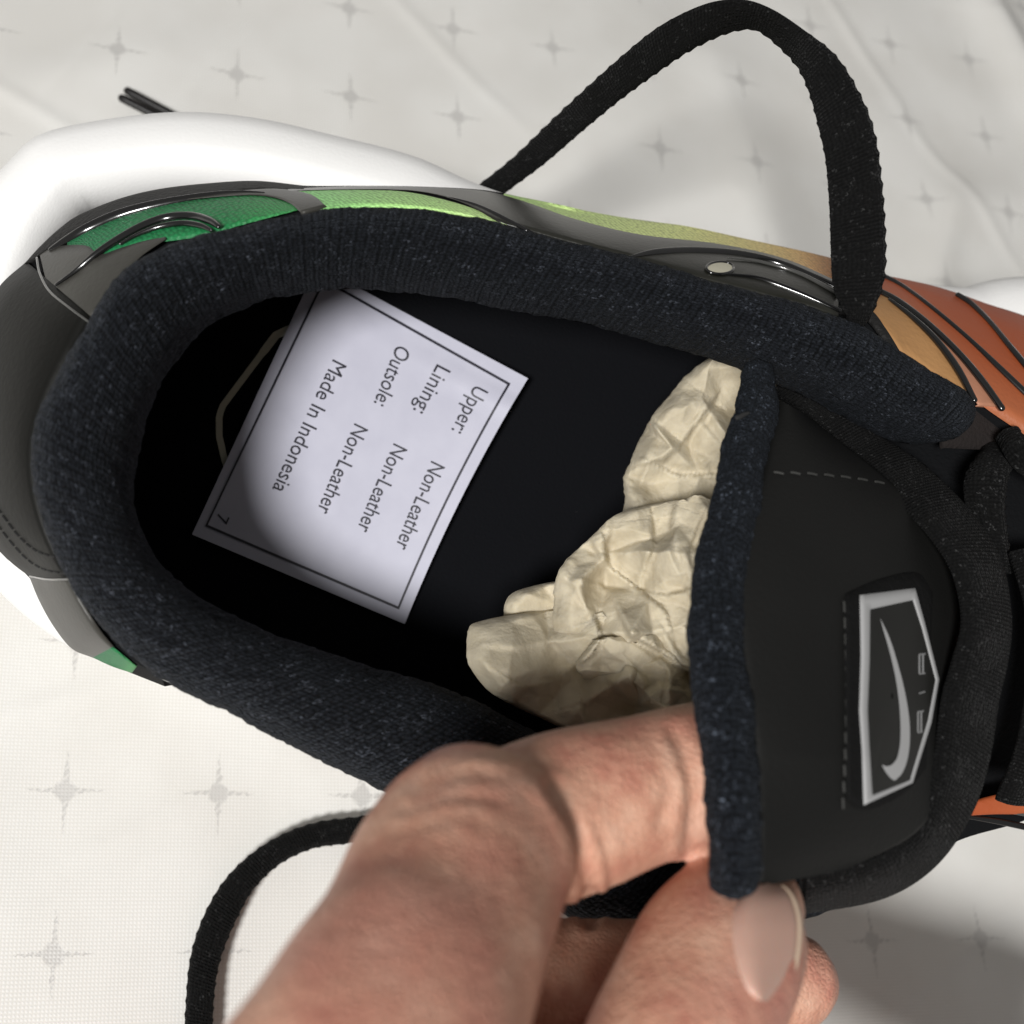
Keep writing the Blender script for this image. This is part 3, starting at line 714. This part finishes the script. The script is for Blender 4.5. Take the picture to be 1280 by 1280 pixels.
for q_ in bo:
    d_ = (np.array(q_) - cb)
    rows.append([pg(*(np.array(q_) - np.sign(d_) * np.where(abs(d_) > 0.9 * np.max(np.abs(np.array(bo) - cb), axis=0), 0.0045, 0)), 0.3), pg(*(np.array(q_) + np.sign(d_) * np.where(abs(d_) > 0.9 * np.max(np.abs(np.array(bo) - cb), axis=0), 0.0045, 0)), 0.3)])
link('printed_border', grid_mesh(np.array(rows), cu=True), M_ink, label)
def text(strg, p0, p1, cap=0.068):
    cu = bpy.data.curves.new('t', 'FONT'); cu.body = strg; cu.resolution_u = 4
    o = bpy.data.objects.new('t', cu); COL.objects.link(o)
    dg = bpy.context.evaluated_depsgraph_get()
    me = bpy.data.meshes.new_from_object(o.evaluated_get(dg))
    bpy.data.objects.remove(o)
    bm = bmesh.new(); bm.from_mesh(me)
    xs_ = [v.co.x for v in bm.verts]; x0, x1 = min(xs_), max(xs_)
    a_, b_ = np.array(to_page(*p0)), np.array(to_page(*p1))
    ysc = cap / 0.70
    for v in bm.verts:
        f = (v.co.x - x0) / (x1 - x0)
        q_ = a_ + (b_ - a_) * f + np.array([0, -1]) * v.co.y * ysc
        v.co = Vector(pg(q_[0], q_[1], 0.25))
    bm.to_mesh(me); bm.free()
    link('printed_text', me, M_ink, label, smooth=False)
text('Upper:', (593,481), (564,537)); text('Non-Leather', (539,576), (494,683))
text('Lining:', (546,455), (516,512)); text('Non-Leather', (492,554), (446,661))
text('Outsole:', (496,430), (467,503)); text('Non-Leather', (443,529), (396,638))
text('Made In Indonesia', (416,449), (340,611)); text('7', (273,641), (269,650), 0.055)

# ------------------------------------------------------------------ tissue paper stuffing
k = N('tissue_paper')
co_ = k.obj()
n1 = k.n('ShaderNodeTexNoise', i_Scale=260.0, i_Detail=6.0, i_Roughness=0.6); k.l(co_, n1.inputs['Vector'])
n2 = k.n('ShaderNodeTexNoise', i_Scale=1500.0, i_Detail=2.0); k.l(co_, n2.inputs['Vector'])
v1 = k.n('ShaderNodeTexVoronoi', feature='DISTANCE_TO_EDGE', i_Scale=120.0); 
wp = k.n('ShaderNodeVectorMath', operation='ADD'); ws = k.n('ShaderNodeVectorMath', operation='SCALE'); ws.inputs['Scale'].default_value = 0.006
k.l(n1.outputs['Color'], ws.inputs[0]); k.l(co_, wp.inputs[0]); k.l(ws.outputs[0], wp.inputs[1]); k.l(wp.outputs[0], v1.inputs['Vector'])
cr = k.ramp(v1.outputs['Distance'], [(0.0, (0, 0, 0)), (0.10, (1, 1, 1))])
k.set(Base_Color=k.ramp(n1.outputs[0], [(0.3, sr(186, 175, 151)), (0.7, sr(206, 196, 173))]), Roughness=0.85, Specular_IOR_Level=0.15, Subsurface_Weight=0.25, Subsurface_Scale=0.0025)
k.b.inputs['Subsurface Radius'].default_value = (1.0, 0.9, 0.65)
nb = k.bump(n1.outputs[0], 0.0004); nb2 = k.bump(cr, 0.00008, 0.4, nb)
k.set(Normal=k.bump(n2.outputs[0], 0.00006, 1.0, nb2))
M_tissue = k.m
rng = np.random.default_rng(11)
from mathutils.geometry import delaunay_2d_cdt
def crumple(step, amp, seed):
    g = np.random.default_rng(seed)
    xs_, ys_ = np.meshgrid(np.arange(500, 1040, step), np.arange(380, 980, step))
    pts = np.stack([xs_.ravel(), ys_.ravel()], 1) + g.uniform(-0.42, 0.42, (xs_.size, 2)) * step
    z = g.normal(0, amp, len(pts))
    vo, _, fo, ov_, _, _ = delaunay_2d_cdt([Vector(p_) for p_ in pts], [], [], 0, 1e-4)
    T_ = np.array([tuple(f_) for f_ in fo]); V_ = np.array([tuple(v_) for v_ in vo])
    Z_ = np.array([z[o_[0]] if o_ else 0 for o_ in ov_])
    A_, B_, C_ = V_[T_[:, 0]], V_[T_[:, 1]], V_[T_[:, 2]]
    det = (B_[:, 1] - C_[:, 1]) * (A_[:, 0] - C_[:, 0]) + (C_[:, 0] - B_[:, 0]) * (A_[:, 1] - C_[:, 1])
    def f(x, y):
        l1 = ((B_[:, 1] - C_[:, 1]) * (x - C_[:, 0]) + (C_[:, 0] - B_[:, 0]) * (y - C_[:, 1])) / det
        l2 = ((C_[:, 1] - A_[:, 1]) * (x - C_[:, 0]) + (A_[:, 0] - C_[:, 0]) * (y - C_[:, 1])) / det
        l3 = 1 - l1 - l2
        i_ = int(np.argmax(np.minimum(np.minimum(l1, l2), l3)))
        return float(l1[i_] * Z_[T_[i_, 0]] + l2[i_] * Z_[T_[i_, 1]] + l3[i_] * Z_[T_[i_, 2]])
    return f
CREASES = [([(894,497),(872,530),(853,556)],2.6,1),([(849,557),(830,576),(783,582)],1.6,1),([(930,594),(892,592),(849,594),(805,574)],1.8,-1),([(750,655),(763,709),(788,728),(832,762),(842,795)],2.2,1),
 ([(738,676),(755,707)],2.0,-1),([(814,643),(818,680),(802,728)],2.2,1),([(880,725),(865,735),(833,744),(794,736)],2.0,-1),([(744,768),(753,795),(741,818),(714,838)],3.0,1),([(771,762),(787,795),(826,815),(855,836)],3.2,-1),
 ([(832,790),(853,822),(880,838)],2.2,1),([(805,874),(824,855),(850,862)],3.0,1),([(787,826),(814,856)],1.4,1),([(728,880),(735,905)],2.0,1),([(700,800),(650,812),(610,808)],0.9,1),([(690,850),(650,855),(615,838)],0.9,-1),
 ([(880,640),(860,690),(868,720)],1.8,1),([(905,560),(880,530),(895,500)],1.4,-1),([(845,620),(838,660),(846,690)],1.5,-1),([(720,720),(760,735),(790,738)],1.0,1),([(760,850),(790,880),(830,885)],1.8,-1),([(850,850),(875,870)],1.5,1)]
CR = []
for pts_, d_, sg_ in CREASES:
    c_ = poly(np.array(pts_, float), 24); t_ = np.gradient(c_, axis=0); t_ /= np.linalg.norm(t_, axis=1)[:, None]
    CR.append((c_, t_, d_, sg_))
def creases(x, y):
    o = 0.0
    for c_, t_, d_, sg_ in CR:
        v_ = np.array([x, y]) - c_; dd = (v_ ** 2).sum(1); i_ = int(dd.argmin()); d0 = math.sqrt(dd[i_])
        if d0 > 60: continue
        side = (t_[i_][0] * v_[i_][1] - t_[i_][1] * v_[i_][0]) * sg_
        end = 1.0 if 1 < i_ < 22 else math.exp(-(d0 / 10) ** 2)
        tp = math.sin(math.pi * (i_ + 1) / 25) ** 0.5
        sd = d0 if side > 0 else -d0
        S_ = min(1, max(0, (sd + 6) / 12)); S_ = S_ * S_ * (3 - 2 * S_)
        o += d_ * tp * end * (0.9 * math.exp(-d0 / 22) * S_ - 0.7 * math.exp(-d0 / 14) * (1 - S_))
    return o
def sheet(L, Rt, base_h, seed, amp, lift_l=0, lift_r=0, n=130, m=104):
    A, B = spline(L, n), spline(Rt, n)
    for i in range(n):
        A[i, 0] += 6 * noise.noise(Vector((A[i, 1] / 34, seed, 1))) + 1.3 * noise.noise(Vector((A[i, 1] / 6, seed, 4)))
    c1, c2 = crumple(46, amp * 1.35, seed), crumple(25, amp * 0.24, seed + 50)
    c3 = crumple(14, amp * 0.06, seed + 90)
    rows = []
    for i in range(n):
        r = []
        for v in np.linspace(-0.06, 1, m):
            x, y = A[i] + (B[i] - A[i]) * max(0, v)
            y += (16 * noise.noise(Vector((x / 26, seed, 2))) + 5 * noise.noise(Vector((x / 9, seed, 6)))) * (1 - i / (n - 1)) ** 3 * min(1, 4 * max(v, 0))
            wx, wy = x + 5 * noise.noise(Vector((x / 45, y / 45, seed))), y + 5 * noise.noise(Vector((x / 30, y / 30, seed + 9)))
            h = base_h(x, y) + (c1(wx, wy) + c2(wx, wy) + c3(x, y) + creases(x, y)) * min(1, 0.6 + 4 * min(max(v, 0), 1 - max(v, 0))) + lift_l * (1 - v) + lift_r * v
            if v < 0: h -= 9
            else: h -= 2.5 * (1 - min(1, v / 0.12)) ** 2
            r.append(P(x, y, h))
        rows.append(r)
    rows = np.array(rows)
    end0 = rows[:1] - U * 0.006; end1 = rows[-1:] - U * 0.006
    return np.concatenate([end0, rows, end1])
parts = [
    sheet([(892,444),(868,460),(830,500),(797,555),(782,600),(776,660)], [(955,455),(975,490),(965,540),(945,600),(930,660),(925,740)], lambda x, y: 56 + (x - 860) * 0.02, 3, 3.2),
    sheet([(840,625),(775,641),(738,672),(705,705),(694,728),(690,790)], [(940,620),(940,650),(935,690),(930,730),(925,780),(925,850)], lambda x, y: 66 + (x - 800) * 0.03, 5, 3.8),
    sheet([(720,728),(694,727),(640,742),(632,768),(640,800)], [(800,740),(800,755),(800,770),(800,785),(790,810)], lambda x, y: 56, 8, 3.4, n=60, m=50),
    sheet([(745,766),(680,763),(600,776),(586,790),(586,830),(618,868),(690,905),(760,935)], [(775,772),(790,790),(800,815),(810,840),(810,860),(810,880),(810,910),(820,950)], lambda x, y: 62 + 5 * math.sin(max(0, min(1, (y - 765) / 150)) * math.pi), 14, 2.4),
    sheet([(740,800),(722,830),(735,860),(720,890),(740,930)], [(925,790),(930,820),(930,850),(930,890),(930,940)], lambda x, y: 68 + (x - 740) * 0.03, 21, 4.6),
]
bm = bmesh.new()
for g_ in parts:
    t_ = grid_mesh(g_); bm.from_mesh(t_); bpy.data.meshes.remove(t_)
me = bpy.data.meshes.new('m'); bm.to_mesh(me); bm.free()
tag(link('tissue_paper', me, M_tissue, base=P(790, 720, 50)), 'crumpled cream tissue paper stuffed into the front of the shoe', 'tissue paper')

# ------------------------------------------------------------------ hand
def limb(stn, n=26, flat=1.0, N_=60):
    p = spline(stn, N_)
    W3 = np.array([P(x, y, h) for x, y, h, _ in p]); rad = np.array([scale_at(c) * r for c, r in zip(W3, p[:, 3])])
    return tube_mesh(W3, rad, flat, n)
limbs = [
    limb([(300,1640,152,240),(380,1500,152,212),(440,1380,148,187),(490,1280,142,166),(530,1200,134,150),(562,1120,126,140),(588,1062,119,131)]),
    limb([(600,1050,114,100),(650,1034,112,103),(700,1019,109,103),(790,990,105,93),(850,974,102,90),(880,970,100,93),(935,962,97,84)]),
    limb([(780,1480,128,140),(820,1370,124,118),(850,1300,120,112),(888,1215,113,108),(915,1165,107,96),(930,1140,104,78)]),
    limb([(480,1300,92,88),(600,1240,88,82),(700,1225,84,74),(850,1222,80,66),(988,1226,77,60)]),
    limb([(480,1440,100,95),(650,1415,100,92),(850,1405,90,86),(1080,1410,72,80),(1360,1420,54,66)]),  # unseen ring finger, stretched out to throw shade on the right-hand cloth
    limb([(520,1600,108,110),(700,1560,108,105),(900,1535,98,96),(1120,1545,80,86),(1380,1570,58,70)]),  # unseen little finger, lengthened to widen that added shadow
    limb([(300,1900,140,300),(400,1640,132,270),(470,1520,122,220),(500,1440,116,150)]),
    limb([(420,1700,128,240),(600,1640,116,220),(760,1560,114,180),(820,1450,120,130)]),
    limb([(460,2500,120,300),(480,2100,122,300),(520,1800,122,280),(560,1600,112,230)]),
]
bm = bmesh.new()
for t_ in limbs: bm.from_mesh(t_); bpy.data.meshes.remove(t_)
bmesh.ops.holes_fill(bm, edges=bm.edges)
bmesh.ops.recalc_face_normals(bm, faces=bm.faces)
me = bpy.data.meshes.new('m'); bm.to_mesh(me); bm.free()
tmp = bpy.data.objects.new('tmp', me); COL.objects.link(tmp)
rm = tmp.modifiers.new('r', 'REMESH'); rm.mode = 'VOXEL'; rm.voxel_size = 0.0008
sm = tmp.modifiers.new('s', 'SMOOTH'); sm.factor = 0.5; sm.iterations = 5
dg = bpy.context.evaluated_depsgraph_get()
me2 = bpy.data.meshes.new_from_object(tmp.evaluated_get(dg))
bpy.data.objects.remove(tmp)
# skin folds pressed into the surface: (pixel polyline, width px, depth mm)
folds = [([(690,985),(722,1040),(735,1100),(738,1150)], 9, 0.9), ([(712,985),(752,1050),(765,1110)], 7, 0.25), ([(845,915),(862,960),(868,1010),(862,1060)], 9, 0.6), ([(838,985),(825,1030)], 8, 0.3),
         ([(520,985),(580,965),(640,968)], 9, 0.175), ([(505,1010),(560,993),(625,1000)], 8, 0.15), ([(490,1040),(560,1020),(610,1030)], 8, 0.1), ([(545,955),(590,940),(640,945)], 8, 0.125)]
fl = [(spline(np.array(f_, float), 40), w_, d_) for f_, w_, d_ in folds]
Rt_ = R.T
nvx = len(me2.vertices)
co2 = np.zeros(nvx * 3); me2.vertices.foreach_get('co', co2); co2 = co2.reshape(-1, 3)
nr2 = np.zeros(nvx * 3); me2.vertices.foreach_get('normal', nr2); nr2 = nr2.reshape(-1, 3)
pc = (co2 - CAM) @ R
pxy = np.stack([pc[:, 0] / pc[:, 2] * F + 640, pc[:, 1] / pc[:, 2] * F + 640], 1)
facing = (nr2 * (CAM - co2)).sum(1) > 0
disp = np.zeros(nvx)
for c_, w_, d_ in fl:
    dd = np.sqrt(((pxy[:, None, :] - c_[None]) ** 2).sum(2)).min(1)
    disp += np.where(facing, -d_ * np.exp(-(dd / w_) ** 2) + 0.35 * d_ * np.exp(-((dd - 2.0 * w_) / w_) ** 2), 0)
low = np.array([noise.noise(Vector(c_) * 110) for c_ in co2])
co2 = co2 + nr2 * ((disp + 0.35 * low) * 0.001)[:, None]
me2.vertices.foreach_set('co', co2.ravel())
k = N('skin')
co_ = k.obj()
n1 = k.n('ShaderNodeTexNoise', i_Scale=130.0, i_Detail=7.0, i_Roughness=0.62); k.l(co_, n1.inputs['Vector'])
n2 = k.n('ShaderNodeTexNoise', i_Scale=600.0, i_Detail=4.0); k.l(co_, n2.inputs['Vector'])
v1 = k.n('ShaderNodeTexVoronoi', feature='DISTANCE_TO_EDGE', i_Scale=1100.0); k.l(co_, v1.inputs['Vector'])
n3 = k.n('ShaderNodeTexNoise', i_Scale=35.0, i_Detail=2.0); k.l(co_, n3.inputs['Vector'])
c = k.ramp(n1.outputs[0], [(0.28, sr(178, 116, 98)), (0.5, sr(202, 152, 128)), (0.72, sr(218, 178, 154))])
c = k.mix(k.ramp(n3.outputs[0], [(0.45, (0, 0, 0)), (0.65, (0.5, 0.5, 0.5))]), c, sr(196, 128, 116))
k.set(Base_Color=c, Roughness=0.5, Specular_IOR_Level=0.4, Subsurface_Weight=0.15, Subsurface_Scale=0.002)
k.b.inputs['Subsurface Radius'].default_value = (1.0, 0.5, 0.35)
hh = k.math('ADD', k.math('MULTIPLY', k.ramp(v1.outputs['Distance'], [(0, (0, 0, 0)), (0.25, (1, 1, 1))]), 0.4), n2.outputs[0])
k.set(Normal=k.bump(hh, 0.0002))
hand0 = P(560, 1300, 60)
bvh_h = BVHTree.FromPolygons([Vector(v) for v in co2], [tuple(p_.vertices) for p_ in me2.polygons])
hand = link('hand', me2, k.m, base=hand0)
tag(hand, 'bare left hand pinching the tongue edge between thumb and bent index finger', 'hand')
kn = N('fingernail')
kn.set(Base_Color=sr(196, 158, 142), Roughness=0.45, Specular_IOR_Level=0.5, Subsurface_Weight=0.2, Subsurface_Scale=0.002)
Ln = spline([(926,1118),(917,1132),(912,1150),(912,1172),(916,1196),(924,1222),(934,1240),(945,1250)], 30)
Rn = spline([(968,1100),(988,1118),(998,1148),(998,1180),(993,1212),(987,1232),(980,1246),(972,1254)], 30)
rows = []
for i, (a_, b_) in enumerate(zip(Ln, Rn)):
    r = []
    h0 = h_of(on(bvh_h, *a_, 0.0, 108))
    for v in np.linspace(0, 1, 14):
        x, y = a_ + (b_ - a_) * v
        r.append(P(x, y, h0 - 0.2 + 1.0 * math.sin(min(1, v * 2.5) * 1.57) - 6.5 * v ** 2))
    rows.append(r)
rows = np.array(rows)
rows = np.concatenate([rows, (rows[:, -1:] - U * 0.0012)], 1)
link('fingernail', grid_mesh(rows), kn.m, hand)
tipm = plain('nail_edge', sr(190, 168, 146), 0.5)
link('nail_edge', tube_mesh(rows[2:24, -2], np.interp(np.arange(22), [0, 4, 17, 21], [0.0002, 0.0004, 0.0004, 0.0001]), 0.6, 8), tipm, hand)

for o in bpy.data.objects:
    if '_o' in o: del o['_o']
